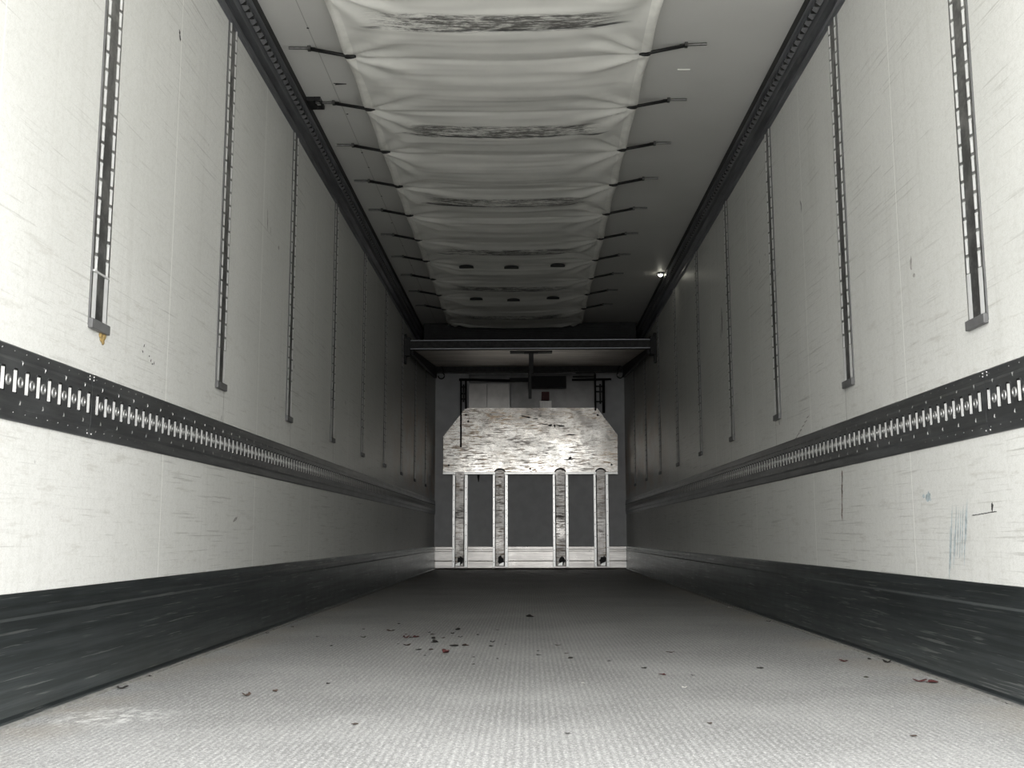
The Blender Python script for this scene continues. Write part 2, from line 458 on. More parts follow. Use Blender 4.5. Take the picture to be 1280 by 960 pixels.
mark('rub_mark', bl, 'greyscuff', [(-1, 4.77, 1.90, 0.006, 0.05, 0.1), (-1, 4.83, 1.87, 0.004, 0.02, 0.1), (-1, 5.0, 1.83, 0.01, 0.012, 0.1), (-1, 4.40, 0.5, 0.03, 0.006, 0.3)])
mark('brown_scrape', br_, 'rust', [(1, 4.264 + i * 0.0023 + R.uniform(-.004, .004), 0.675 - i * 0.0125, 0.0035 + R.random() * 0.004, 0.011, 0) for i in range(15)])
mark('blue_dab', br_, 'blue', [(1, 3.36, 0.548, 0.020, 0.016, 0.3), (1, 3.40, 0.552, 0.012, 0.006, -0.2)])
mark('blue_scrape', br_, 'blue', [(1, 3.215 - i * 0.017, 0.395 + i * 0.008 + R.uniform(-.02, .02), 0.0032, 0.075 + R.uniform(-.02, .02), 0.22, 14, 0.2) for i in range(9)])
mark('scratch_line', br_, 'scuff', [(1, 3.03 - i * 0.02, 0.485 + i * 0.001, 0.012, 0.0012, 0.0) for i in range(8)] + [(1, 2.905, 0.505, 0.006, 0.012, 0.3)])
mark('chip_mark', br_, 'greyscuff', [(1, 3.395, 1.315, 0.008, 0.022, 0.1), (1, 3.375, 1.268, 0.008, 0.006, 0.1), (1, 5.6, 1.9, 0.008, 0.01, 0.3)])
mark('dark_curl', br_, 'greyscuff', [(1, 5.15 - i * 0.045, 0.842 + 0.115 * (i / 9) ** 1.3, 0.028, 0.0035, -0.28 + i * 0.02) for i in range(10)])
mark('long_scuff', br_, 'scuff', [(1, 6.74, 1.81, 0.012, 0.075, 0.0), (1, 6.79, 1.75, 0.005, 0.05, 0.1)])

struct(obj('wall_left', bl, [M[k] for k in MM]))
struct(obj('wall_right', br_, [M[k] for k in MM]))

# scuff plates along the foot of each wall, with a stepped upper lip and a foot strip
def kick_profile(s):
    w = s * W2
    q = [(w, 0.0), (w - s * 0.022, 0.0), (w - s * 0.022, 0.010), (w - s * 0.010, 0.016), (w - s * 0.008, 0.235),
         (w - s * 0.013, 0.243), (w - s * 0.013, 0.262), (w - s * 0.008, 0.270), (w - s * 0.008, 0.290), (w - s * 0.003, 0.298), (w, 0.298)]
    return q if s < 0 else q[::-1]
for s, nm in ((-1, 'baseboard_left'), (1, 'baseboard_right')):
    bm = B(); prism(bm, kick_profile(s), 'y', Y0, DEND - 0.03)
    box(bm, s * (W2 - 0.0215), s * (W2 - 0.036), Y0, DEND - 0.03, 0, 0.005, 1)
    struct(obj(nm, bm, [M['kick'], M['foot']]))
bm = B()
prism(bm, [(DEND, 0), (DEND - 0.03, 0), (DEND - 0.022, 0.012), (DEND - 0.012, 0.02), (DEND - 0.012, 0.10), (DEND - 0.018, 0.105), (DEND - 0.012, 0.112),
           (DEND - 0.012, 0.225), (DEND - 0.018, 0.232), (DEND - 0.018, 0.25), (DEND - 0.012, 0.256), (DEND - 0.012, 0.285), (DEND, 0.292)], 'x', -W2 + 0.001, W2 - 0.001)
struct(obj('baseboard_back', bm, M['kick_end']))

# slotted aluminium profile in each upper corner
for s, nm in ((-1, 'trim_1'), (1, 'trim_2')):
    w = s * W2
    q = [(w, 2.522), (w - s * 0.016, 2.526), (w - s * 0.019, 2.536), (w - s * 0.014, 2.548), (w - s * 0.022, 2.556), (w - s * 0.040, 2.562),
         (w - s * 0.050, 2.582), (w - s * 0.070, 2.598), (w - s * 0.082, 2.600), (w - s * 0.086, 2.606), (w - s * 0.092, 2.606),
         (w - s * 0.092, CEIL), (w, CEIL)]
    bm = B(); prism(bm, q, 'y', Y0, DEND)
    y = 2.0
    while y < 11:
        # raised louvre between two punched slots
        a0 = Vector((w - s * 0.052, y, 2.581)); a1 = Vector((w - s * 0.071, y, 2.596))
        nrm = Vector((-s * 0.6, 0, -0.8))
        d = Vector((0, 0.034, 0))
        box(bm, w - s * 0.050, w - s * 0.074, y + 0.034, y + 0.056, 2.583, 2.5995, 1)
        v = [bm.verts.new(p) for p in (a0, a1, a1 + d + nrm * 0.009, a0 + d + nrm * 0.009, a0 + d, a1 + d)]
        bm.faces.new((v[0], v[1], v[2], v[3])).material_index = 2; bm.faces.new((v[3], v[2], v[5], v[4]))
        bm.faces.new((v[0], v[3], v[4])); bm.faces.new((v[1], v[5], v[2])); bm.faces.new((v[0], v[4], v[5], v[1]))
        y += 0.06
    box(bm, w - s * 0.0925, w - s * 0.094, Y0, DEND - 0.05, 2.61, CEIL, 1)  # black strip painted on as the shadowed outer face
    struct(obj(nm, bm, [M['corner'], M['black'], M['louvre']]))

# ------------------------------------------------------------------ lashing rails along both walls
def slot_mesh(s):
    bm = B()
    z0, z1 = -0.026, 0.026
    p = [bm.verts.new(v) for v in ((0, -0.007, z0), (0, -0.007, z1), (-s * 0.003, 0.005, z1), (-s * 0.003, 0.005, z0), (0, 0.007, z0), (0, 0.007, z1))]
    for q in ((0, 1, 2, 3), (3, 2, 5, 4), (0, 3, 4), (1, 5, 2), (0, 4, 5, 1)): bm.faces.new([p[i] for i in q])
    box(bm, 0, -s * 0.0030, -0.007, 0.009, z1, z1 + 0.005, 1)  # black box put in as the shadow over the slot
    box(bm, 0, -s * 0.0010, -0.012, -0.008, z0, z1, 1)
    box(bm, 0, -s * 0.0010, 0.008, 0.014, z0 - 0.002, z1 + 0.002, 1)
    bmesh.ops.recalc_face_normals(bm, faces=bm.faces[:])
    me = bpy.data.meshes.new('slot'); bm.to_mesh(me); bm.free()
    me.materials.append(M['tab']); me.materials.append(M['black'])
    return me
def dimple_mesh(s):
    bm = B(); torus(bm, (0, 0, 0), s, 0.0105, 0.0035, 12, 5)
    bmesh.ops.recalc_face_normals(bm, faces=bm.faces[:])
    me = bpy.data.meshes.new('dimple'); bm.to_mesh(me); bm.free()
    for p in me.polygons: p.use_smooth = True
    me.materials.append(M['dimple'])
    return me
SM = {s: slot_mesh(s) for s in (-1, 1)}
DM = {s: dimple_mesh(s) for s in (-1, 1)}
def copies(bm, me, pts):
    """the same small pressing repeated into one mesh"""
    for p in pts:
        n = len(bm.verts); nf = len(bm.faces)
        bm.from_mesh(me)
        bm.verts.ensure_lookup_table()
        bmesh.ops.translate(bm, verts=bm.verts[n:], vec=p)
def lashing_rail(s, ya, yb, label):
    w = s * W2
    org = Vector((w, ya, 0.70))
    t = thing('lashing_rail', org, label, 'lashing rail', 'slotted lashing rails along the two side walls')
    zb, zt = 0.701, 0.879
    bm = B()
    q = [(w, zb), (w - s * 0.004, zb), (w - s * 0.006, zb + 0.004), (w - s * 0.006, zb + 0.030), (w - s * 0.009, zb + 0.038), (w - s * 0.009, zt - 0.038),
         (w - s * 0.006, zt - 0.030), (w - s * 0.006, zt - 0.004), (w - s * 0.004, zt), (w, zt)]
    prism(bm, q, 'y', ya, yb)
    f = w - s * 0.009
    k = int(math.ceil((ya - 2.440 + 0.02) / 0.0597))
    sl, di = [], []
    while True:
        y = 2.440 + k * 0.0597
        if y > yb - 0.02: break
        sl.append(Vector((f, y, 0.794)))
        if y + 0.045 < yb: di.append(Vector((f, y + 0.0298, 0.794)))
        if y < 9:
            stud(bm, (w - s * 0.006, y, 0.866), (-s, 0, 0), 0.0014, 0.0009, 6, 1)
            stud(bm, (w - s * 0.006, y + 0.01, 0.721), (-s, 0, 0), 0.0014, 0.0009, 6, 1)
            if k % 2 == 0:
                for zz, up in ((0.842, 1), (0.745, -1)):
                    ym = y + 0.030
                    v = [bm.verts.new(c) for c in ((f - s * 0.001, ym - 0.005, zz + 0.005 * up), (f - s * 0.001, ym + 0.006, zz + 0.005 * up), (f - s * 0.002, ym + 0.005, zz), (f - s * 0.001, ym + 0.002, zz - 0.008 * up), (f - s * 0.001, ym + 0.001, zz + 0.001 * up))]
                    bm.faces.new(v).material_index = 1
        k += 1
    for ys in (ya + 0.012, yb - 0.012):
        for zz in (0.862, 0.871, 0.712, 0.760, 0.826):
            if 2.2 < ys < 5: stud(bm, (w - s * 0.006, ys, zz), (-s, 0, 0), 0.003, 0.002, 8, 1)
    obj('rail_plate', bm, [M['rail'], M['rivet']], t)
    sl = [p for p in sl if p.y > 1.9]; di = [p for p in di if p.y > 1.9]
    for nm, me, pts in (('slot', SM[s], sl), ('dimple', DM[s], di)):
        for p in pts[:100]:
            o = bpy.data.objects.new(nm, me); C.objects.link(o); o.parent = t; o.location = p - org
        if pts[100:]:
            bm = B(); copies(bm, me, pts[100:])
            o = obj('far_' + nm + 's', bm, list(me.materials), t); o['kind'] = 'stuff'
JL = 2.885
lashing_rail(-1, Y0, JL - 0.0015, 'short near piece of the slotted lashing rail on the left wall, nearest the camera')
lashing_rail(-1, JL + 0.0015, DEND, 'long slotted lashing rail on the left wall running back to the front bulkhead')
lashing_rail(1, Y0, JL - 0.0015, 'short near piece of the slotted lashing rail on the right wall, at the picture edge')
lashing_rail(1, JL + 0.0015, DEND, 'long slotted lashing rail on the right wall running back to the front bulkhead')

# ------------------------------------------------------------------ vertical load tracks
ORD = ['nearest', 'second', 'third', 'fourth', 'fifth', 'sixth', 'seventh', 'eighth', 'farthest']
HOW = ['wide scratched grey channel with bright edges', 'scratched grey channel with bright riveted edges', 'narrow dark channel with dashed bright edges',
       'thin dark channel with dashed bright edges', 'thin dark channel ending in a small cap', 'very thin channel, bright only near its foot', 'hair-thin channel in the gloom',
       'hair-thin channel on wall with painted brown glow', 'hair-thin channel beside the front bulkhead']
def load_track(s, k):
    w = s * W2
    side = 'left' if s < 0 else 'right'
    y0 = 2.852 + 1.196 * k
    y1 = y0 + 0.122
    nm = '%s load track on the %s wall, %s' % (ORD[k], side, HOW[k])
    t = thing('load_track', (w, y0, 1.01), nm, 'load track', 'vertical load tracks on the side walls')
    z0, z1 = 1.012, 2.524
    bm = B(); prism(bm, [(w, y0 + 0.0), (w - s * 0.003, y0 + 0.001), (w - s * 0.003, y1 - 0.001), (w, y1)][::(1 if s < 0 else -1)], 'z', z0, z1)
    for fc in bm.faces:
        fc.normal_update()
        if abs(fc.normal.y) > 0.3: fc.material_index = 1
    box(bm, w, w - s * 0.001, y0 - 0.003, y1 + 0.003, z0, z1, 1)
    obj('channel', bm, [M['track'], M['cap']], t)
    for yy in (y0 + 0.022, y1 - 0.022):
        bm = B()
        # low pressed lip with a sloping side towards the rear doors, nicked at every punched hole
        def seg(za, zb_, wd, mi=0):
            pr = [(w - s * 0.003, yy - wd), (w - s * 0.0065, yy + wd * 0.35), (w - s * 0.0065, yy + wd * 0.7), (w - s * 0.003, yy + wd)]
            prism(bm, pr if s > 0 else pr[::-1], 'z', za, zb_, mi)
        seg(z0 + 0.018, 1.165, 0.0115)
        z = 1.165
        while z < z1 - 0.01:
            zt_ = min(z + 0.041, z1)
            seg(z + 0.003, zt_, 0.0058)
            if zt_ < z1: seg(zt_, min(zt_ + 0.007, z1), 0.0085); seg(zt_ + 0.007, zt_ + 0.014, 0.006, 2)
            z += 0.055
        obj('lip', bm, [M['lip'], M['lip'], M['track']], t)
    bm = B()
    q = [(y0 - 0.002, z0 - 0.008), (y1 + 0.002, z0 - 0.008), (y1 + 0.002, z0 + 0.020), (y0 - 0.002, z0 + 0.020)]
    prism(bm, q, 'x', w, w - s * 0.0135)
    obj('end_cap', bm, M['cap'], t, bevel=0.002)
    if s < 0 and k == 0:
        bm = B()
        box(bm, w - s * 0.004, w - s * 0.008, y0 + 0.005, y1 - 0.005, 1.166, 1.172)
        o = obj('retaining_clip', bm, M['lip'], t, bevel=0.001); o['label'] = 'thin bright clip across the channel'
        bm = B()
        for a, b, r in ((0.085, -0.012, 0.010), (0.098, -0.020, 0.012), (0.108, -0.012, 0.012), (0.104, -0.030, 0.008), (0.088, -0.024, 0.006)):
            bmesh.ops.create_icosphere(bm, subdivisions=2, radius=r, matrix=Matrix.Translation((w - s * 0.002, y0 + a, z0 + b)) @ Matrix.Diagonal((0.4, 1, 1.1, 1)))
        o = obj('foam_residue', bm, M['yellow'], t, smooth=True); o['label'] = 'yellow foam oozing below the track'
for k in range(9):
    load_track(-1, k); load_track(1, k)

# ------------------------------------------------------------------ canvas air duct under the ceiling
DX0, DX1, DY0, DY1 = -0.845, 0.535, 0.2, 10.75
dc, dhw = (DX0 + DX1) / 2, (DX1 - DX0) / 2
YS, PS = 4.55, 0.605
rw = [(R.uniform(-1, 1), R.uniform(0, 6.28), R.uniform(0.7, 1.3)) for _ in range(40)]
def duct_z(x, y):
    u = (x - dc) / dhw                     # -1..1
    ph = (y - YS) / PS
    fr = ph - math.floor(ph)
    kk = int(math.floor(ph)) % 40
    sag = 0.5 - 0.5 * math.cos(2 * math.pi * fr)
    edge = abs(u) ** 6
    a = (1 - u * u)
    z = 2.600 - 0.030 * a - 0.016 * sag * (0.35 + 0.65 * a)
    # tight fold along each strap row
    dm = min(fr, 1 - fr) * PS
    fold = math.exp(-(dm / 0.016) ** 2)
    z += 0.014 * fold * (0.35 + 0.65 * abs(u) ** 1.2) * (1 + 0.4 * mnoise.noise(Vector((x * 4, y, 3))))
    # creases radiating from the strap points
    for kq in (math.floor(ph), math.floor(ph) + 1):
        ys = YS + kq * PS
        dx = dhw - abs(x - dc) + 0.004; dy = y - ys
        r = math.hypot(dx, dy) + 1e-4
        th = math.atan2(dy, dx)
        a_ = 0.0120 * math.exp(-((r - 0.10) / 0.24) ** 2 if r > 0.10 else -((0.10 - r) / 0.06) ** 2)
        side_ = 1 if x > dc else 2
        z += a_ * math.sin(9.5 * th + 2.2 * mnoise.noise(Vector((kq * 1.7, side_ * 5.1, th * 1.2))) * 2)
    # uneven slack ripples across the middle
    z += 0.0075 * (1 - edge) * mnoise.noise(Vector((x * 0.9 + 4, y * 8.5, 1.5)))
    z += 0.0042 * (1 - edge) * mnoise.noise(Vector((x * 1.6, y * 26.0, 5.5)))
    return z
duct = thing('air_duct', (dc, 5.5, 2.58), 'long pale canvas air duct stretched along the middle of the ceiling with black scuffs', 'air duct')
bm = B()
NX, NY = 64, int((DY1 - DY0) / 0.0135)
grid = []
for j in range(NY + 1):
    y = DY0 + (DY1 - DY0) * j / NY
    ph = (y - YS) / PS; fr = ph - math.floor(ph)
    bow = 0.008 * (0.5 - 0.5 * math.cos(2 * math.pi * fr))      # edge drawn outwards at the straps
    row = []
    for i in range(NX + 1):
        u = -1 + 2 * i / NX
        row.append(bm.verts.new((dc + u * (dhw + 0.006 - bow), y, duct_z(dc + u * dhw, y))))
    grid.append(row)
for j in range(NY):
    for i in range(NX):
        bm.faces.new((grid[j][i], grid[j][i + 1], grid[j + 1][i + 1], grid[j + 1][i])).material_index = 1 if (i < 2 or i >= NX - 2) else 0
# upright fabric sides closing the duct against the ceiling
for side in (0, NX):
    up = [bm.verts.new((grid[j][side].co.x + (0.004 if side == 0 else -0.004), grid[j][side].co.y, CEIL - 0.001)) for j in range(NY + 1)]
    for j in range(NY):
        bm.faces.new((grid[j][side], grid[j + 1][side], up[j + 1], up[j]))
canvas = obj('canvas', bm, [M['canvas'], M['hem']], duct, smooth=True)
for nm_y, row in ((8.20, (-0.51, -0.15, 0.22)), (9.40, (-0.49, -0.15, 0.21))):
    for hx in row:
        bm = B()
        zc = duct_z(hx, nm_y) - 0.002
        N = 14
        arc = [(hx + 0.058 * math.cos(math.pi * i / N), zc - 0.018 + 0.015 * math.sin(math.pi * i / N)) for i in range(N + 1)]
        pts = [(p[0], p[1]) for p in arc]
        prism(bm, pts, 'y', nm_y - 0.012, nm_y + 0.05)
        obj('outlet_hole', bm, M['black'], duct)

# straps that hold the duct edges to the ceiling
SORD = ['nearest', 'second', 'third', 'fourth', 'fifth', 'sixth', 'seventh', 'eighth', 'ninth', 'farthest']
def strap_proto():
    t = thing('duct_strap', (0, 0, 0), 'x', 'strap', 'black straps holding the duct edges to the ceiling')
    bm = B()
    tube(bm, [(0.035, 0, -0.046), (0.0, 0.001, -0.047), (-0.03, 0, -0.040), (-0.180, 0, -0.012)], 0.0088, 8)
    rs = obj('rubber_strap', bm, M['black'], t, smooth=True)
    bm = B()
    tube(bm, [(0.030, 0, -0.047), (0.012, 0, -0.052), (-0.004, 0.004, -0.050), (-0.012, 0.010, -0.044)], 0.0085, 8)
    box(bm, -0.008, 0.006, -0.010, 0.010, -0.056, -0.040)
    obj('hook', bm, M['black'], rs)
    bm = B()
    tube(bm, [(-0.150, 0, -0.012), (-0.20, 0.001, -0.0085), (-0.272, 0, -0.0085)], 0.0065, 8)
    box(bm, -0.186, -0.172, -0.013, 0.013, -0.020, -0.001)
    obj('steel_pin', bm, M['pin'], t)
    return t
sproto = strap_proto()
first = True
for s in (-1, 1):
    for k in range(10):
        if first: o = sproto; first = False
        else:
            o = sproto.copy(); C.objects.link(o)
            for ch in list(sproto.children):
                c = ch.copy(); C.objects.link(c); c.parent = o
                for g in list(ch.children):
                    d = g.copy(); C.objects.link(d); d.parent = c
        o.location = (DX0 + 0.008 if s < 0 else DX1 - 0.008, YS + PS * k, CEIL)
        o.scale = (1 if s < 0 else -1, 1, 1)
        o.rotation_euler = (0, 0, R.uniform(-0.03, 0.03) * 1.0)
        o['label'] = '%s black duct strap from the camera on the %s edge of the canvas duct' % (SORD[k], 'left' if s < 0 else 'right')

# small things on the ceiling
t = thing('ceiling_bracket', (-1.13, 5.16, CEIL), 'small black bracket with a pale tag on the ceiling beside the left corner profile', 'bracket')
bm = B(); box(bm, -1.147, -1.110, 5.10, 5.22, CEIL - 0.022, CEIL); obj('backing_block', bm, M['black'], t, bevel=0.002)
bm = B()
box(bm, -1.110, -1.080, 5.10, 5.108, CEIL - 0.022, CEIL); box(bm, -1.110, -1.080, 5.212, 5.22, CEIL - 0.022, CEIL); box(bm, -1.082, -1.074, 5.10, 5.22, CEIL - 0.022, CEIL)
obj('frame', bm, M['black'], t, bevel=0.001)
t = thing('ceiling_lamp', (1.115, 8.81, CEIL), 'tiny glowing lamp on the ceiling beside the right corner profile', 'lamp')
bm = B()
bmesh.ops.create_cone(bm, cap_ends=True, segments=20, radius1=0.024, radius2=0.028, depth=0.014, matrix=Matrix.Translation((1.115, 8.81, CEIL - 0.007)))
lh = obj('lamp_housing', bm, M['darkmetal'], t)
bm = B()
bmesh.ops.create_uvsphere(bm, u_segments=16, v_segments=8, radius=0.020, matrix=Matrix.Translation((1.115, 8.81, CEIL - 0.015)) @ Matrix.Diagonal((1, 1, 0.75, 1)))
em = NT('lit_lamp_lens'); em.out((0.9, 0.9, 0.8), 0.3, 0)
em.b.inputs['Emission Color'].default_value = (1.0, 0.97, 0.82, 1); em.b.inputs['Emission Strength'].default_value = 25.0
obj('lamp_lens', bm, em.m, lh, smooth=True)
for nm, (xx, yy) in {'a': (-0.955, 4.95), 'b': (-0.94, 7.05)}.items():
    bm = B()
    prism(bm, [(xx - 0.022, yy - 0.010), (xx + 0.040, yy), (xx - 0.018, yy + 0.008), (xx - 0.005, yy)], 'z', CEIL - 0.004, CEIL + 0.001)
    o = obj('ceiling_clip', bm, M['darkmetal'])
    tag(o, 'small dark pointed clip on the ceiling seam %s' % ('between the first and second left straps' if nm == 'a' else 'farther back near the fifth left strap'), 'clip')
# ------------------------------------------------------------------ guard deck of the cooling unit, front end
deck = thing('unit_guard_deck', (0, 10.2, 2.24), 'wide metal deck hung across under the ceiling in front of the cooling unit', 'guard deck')
bm = B()
prism(bm, [(10.22, 2.245), (12.95, 2.505), (12.95, 2.525), (10.22, 2.265)], 'x', -1.185, 1.185)
obj('deck_panel', bm, M['deck'], deck)
bm = B()
prism(bm, [(10.20, 2.245), (10.19, 2.262), (10.195, 2.318), (10.20, 2.335), (10.24, 2.338), (10.24, 2.24)], 'x', -1.215, 1.245 - 0.02)
obj('front_lip', bm, M['darkmetal'], deck)
for zz in (2.247, 2.330):
    bm = B(); box(bm, -1.205, 1.215, 10.186, 10.194, zz - 0.004, zz + 0.004); obj('lip_bead', bm, M['corner'], deck)
for s in (-1, 1):
    bm = B()
    box(bm, s * 1.175, s * 1.238, 10.17, 10.27, 2.18, 2.36)
    box(bm, s * 1.215, s * 1.238, 10.20, 10.24, 2.10, 2.40)
    prism(bm, [(10.25, 2.20), (12.9, 2.36), (12.9, 2.52), (10.25, 2.262)], 'x', s * 1.15, s * 1.19)
    obj('side_bracket', bm, M['darkplastic'], deck, bevel=0.004)
bm = B(); box(bm, -1.16, 1.16, 12.86, 12.98, 2.43, 2.515); obj('rear_beam', bm, M['darkmetal'], deck, bevel=0.004)

unit = thing('cooling_unit', (0, 12, 2.5), 'dark cooling unit filling the space above the guard deck', 'cooling unit')
bm = B()
prism(bm, [(10.9, 2.38), (12.85, 2.57), (13.74, 2.57), (13.74, CEIL), (10.9, CEIL)], 'x', -1.12, 1.12)
obj('unit_housing', bm, M['darkplastic'], unit, bevel=0.01)
bm = B()
box(bm, -1.05, 1.05, 10.88, 10.9, 2.42, 2.63)
for i in range(11):
    box(bm, -1.04, 1.04, 10.865, 10.88, 2.43 + i * 0.018, 2.434 + i * 0.018)
obj('intake_grille', bm, M['darkplastic'], unit)
bm = B()
box(bm, -0.02, 0.47, 13.45, 13.56, 2.315, 2.465)
for i in range(16): box(bm, -0.01 + i * 0.03, 0.0 + i * 0.03, 13.44, 13.45, 2.325, 2.455)
box(bm, -0.26, -0.02, 13.47, 13.56, 2.405, 2.445)
obj('fan_box', bm, M['darkplastic'], unit)

t = thing('hanging_bar', (0.012, 10.36, 2.24), 'dark flat bar hanging down from the middle of the guard deck', 'bar')
bm = B(); box(bm, -0.012, 0.034, 10.34, 10.37, 2.02, 2.240); box(bm, -0.018, 0.014, 10.345, 10.365, 1.77, 2.03); obj('bar', bm, M['black'], t, bevel=0.003)
bm = B(); box(bm, -0.20, 0.22, 10.30, 10.42, 2.232, 2.244); box(bm, -0.06, 0.08, 10.32, 10.40, 2.225, 2.242); obj('mounting_plate', bm, M['black'], t, bevel=0.003)

for s, lab in ((-1, 'dark curled hook hanging at the rear left corner of the guard deck'), (1, 'dark curled hook hanging at the rear right corner of the guard deck')):
    bm = B()
    cx_ = s * 1.085 + 0.01
    pts = [(cx_ + s * 0.03, 12.80, 2.52), (cx_ - s * 0.015, 12.80, 2.44)]
    for a in range(0, 11):
        an = math.radians(60 - a * 24)
        pts.append((cx_ - s * 0.038 * math.cos(an) + s * 0.012, 12.80, 2.375 + 0.038 * math.sin(an)))
    tube(bm, pts, 0.0075, 8)
    tag(obj('curled_hook', bm, M['black'], smooth=True), lab, 'hook', 'hooks at the rear corners of the guard deck')

# pale cover sheets of the unit above the board
t = thing('unit_cover_sheet', (-0.5, 13.74, 2.05), 'pale folded metal cover sheet above the left half of the scarred board', 'cover sheet')
bm = B(); box(bm, -0.80, -0.562, 13.715, 13.748, 2.0, 2.41); box(bm, -0.558, -0.262, 13.712, 13.748, 2.0, 2.41); obj('sheet', bm, M['panel'], t, bevel=0.002)
bm = B(); box(bm, -0.80, -0.25, 13.715, 13.748, 2.425, 2.53); obj('upper_sheet', bm, M['panel2'], t, bevel=0.002)
bm = B(); box(bm, -0.248, 0.86, 13.722, 13.748, 2.0, 2.53)
tag(obj('unit_cover_sheet', bm, M['panel2'], bevel=0.002), 'dull grey metal cover sheet above the right half of the scarred board', 'cover sheet')
t = thing('drain_valve', (0.21, 13.68, 2.06), 'small dark red valve above a ribbed grey block in the middle over the board', 'valve')
bm = B(); box(bm, 0.155, 0.255, 13.62, 13.722, 2.175, 2.285); box(bm, 0.175, 0.235, 13.61, 13.62, 2.19, 2.27); obj('red_cap', bm, M['red'], t, bevel=0.004)
bm = B(); box(bm, 0.125, 0.285, 13.65, 13.722, 2.06, 2.17)
for i in range(5):
    box(bm, 0.13 + i * 0.032, 0.145 + i * 0.032, 13.64, 13.65, 2.062, 2.168)
obj('ribbed_block', bm, M['panel'], t, bevel=0.002)

# pipe frames at either side of the cover sheets
t = thing('pipe_frame', (-0.87, 13.6, 2.0), 'thin black pipe frame above the left end of the board, one pipe reaching down', 'pipe frame')
bm = B(); tube(bm, [(-0.895, 13.585, 2.45), (-0.893, 13.585, 1.56)], 0.011, 8); obj('long_pipe', bm, M['black'], t, smooth=True)
bm = B(); tube(bm, [(-0.832, 13.597, 2.445), (-0.83, 13.597, 2.06)], 0.012, 8); obj('short_pipe', bm, M['black'], t, smooth=True)
bm = B(); tube(bm, [(-0.92, 13.598, 2.445), (-0.25, 13.598, 2.43)], 0.016, 8); obj('cross_pipe', bm, M['black'], t, smooth=True)
bm = B()
box(bm, -0.872, -0.852, 13.60, 13.61, 2.15, 2.38)
for z in (2.34, 2.25, 2.18): box(bm, -0.895, -0.835, 13.595, 13.606, z, z + 0.018)
obj('clamp_bracket', bm, M['darkmetal'], t)
t = thing('pipe_frame', (0.9, 13.6, 2.0), 'thin black pipe frame above the right end of the board, with a small loop', 'pipe frame')
bm = B(); tube(bm, [(0.960, 13.596, 2.44), (0.957, 13.596, 2.0)], 0.018, 8); obj('long_pipe', bm, M['black'], t, smooth=True)
bm = B(); tube(bm, [(0.60, 13.603, 2.53), (0.85, 13.603, 2.53), (0.852, 13.603, 2.50), (0.853, 13.603, 2.03)], 0.012, 8); obj('loop_pipe', bm, M['black'], t)
bm = B(); tube(bm, [(0.55, 13.598, 2.435), (1.06, 13.598, 2.44)], 0.014, 8); tube(bm, [(0.56, 13.600, 2.475), (0.86, 13.600, 2.475)], 0.008, 8); obj('cross_pipe', bm, M['black'], t, smooth=True)
bm = B()
box(bm, 0.905, 0.925, 13.60, 13.61, 2.12, 2.38)
for z in (2.34, 2.27, 2.14): box(bm, 0.86, 0.955, 13.597, 13.606, z, z + 0.018)
obj('clamp_bracket', bm, M['darkmetal'], t)

# ------------------------------------------------------------------ scarred board and ribs on the front bulkhead
YB = 13.62
t = thing('bulkhead_board', (0, YB, 1.24), 'large scarred aluminium board with cut upper corners on the front bulkhead', 'board')
out_ = [(-1.123, 1.243), (1.128, 1.238), (1.134, 1.715), (0.870, 2.070), (-0.836, 2.074), (-1.125, 1.702)]
bm = B()
for a, b in ((1, 2), (2, 3), (4, 5), (5, 0)):
    p, q = Vector(out_[a]), Vector(out_[b])
    m = (q - p).normalized(); nn = Vector((-m.y, m.x))
    prism(bm, [tuple(p + nn * 0.001), tuple(q + nn * 0.001), tuple(q + nn * 0.012), tuple(p + nn * 0.012)], 'y', YB + 0.006, DEND - 0.003)
obj('edge_return', bm, M['darkmetal'], t)
bm = B(); prism(bm, [(-1.125, 1.213), (1.130, 1.208), (1.130, 1.236), (-1.125, 1.241)], 'y', YB - 0.012, YB + 0.016)
o = obj('bottom_flange', bm, M['edge'], t, bevel=0.002); o['label'] = 'bright folded lower edge'
bm = B(); prism(bm, out_, 'y', YB, YB + 0.012)
for x, z in ((-0.83, 1.985), (0.88, 1.975), (-0.80, 1.90), (-1.05, 1.33), (1.05, 1.33), (0.0, 1.28)):
    stud(bm, (x, YB, z), (0, -1, 0), 0.013, 0.006, 10, 1)
for (x, z, rx, rz, an) in ((0.18, 1.858, 0.055, 0.006, -0.12), (0.26, 1.842, 0.03, 0.014, 0.1), (0.32, 1.835, 0.012, 0.018, 0.1), (0.40, 1.836, 0.055, 0.009, -0.08), (-0.05, 1.955, 0.08, 0.008, -0.2), (0.08, 1.93, 0.03, 0.006, -0.1),
                           (0.53, 1.72, 0.05, 0.008, 0), (0.50, 1.40, 0.07, 0.007, 0.05), (0.52, 1.42, 0.02, 0.018, 0)):
    vs = []
    for k in range(12):
        a = 2 * math.pi * k / 12; r = 1 + R.uniform(-.3, .3)
        dx, dz = math.cos(a) * rx * r, math.sin(a) * rz * r
        vs.append(bm.verts.new((x + dx * math.cos(an) - dz * math.sin(an), YB - 0.0008, z + dx * math.sin(an) + dz * math.cos(an))))
    bm.faces.new(vs).material_index = 2
obj('board_face', bm, [M['board'], M['darkmetal'], M['scuff']], t)
bm = B(); prism(bm, [(-0.69, 1.21), (-0.655, 1.21), (-0.665, 1.12), (-0.675, 1.12)], 'y', 13.72, 13.735)
tag(obj('loose_strap_end', bm, M['black']), 'short dark strap end hanging below the board between first and second ribs', 'strap end')

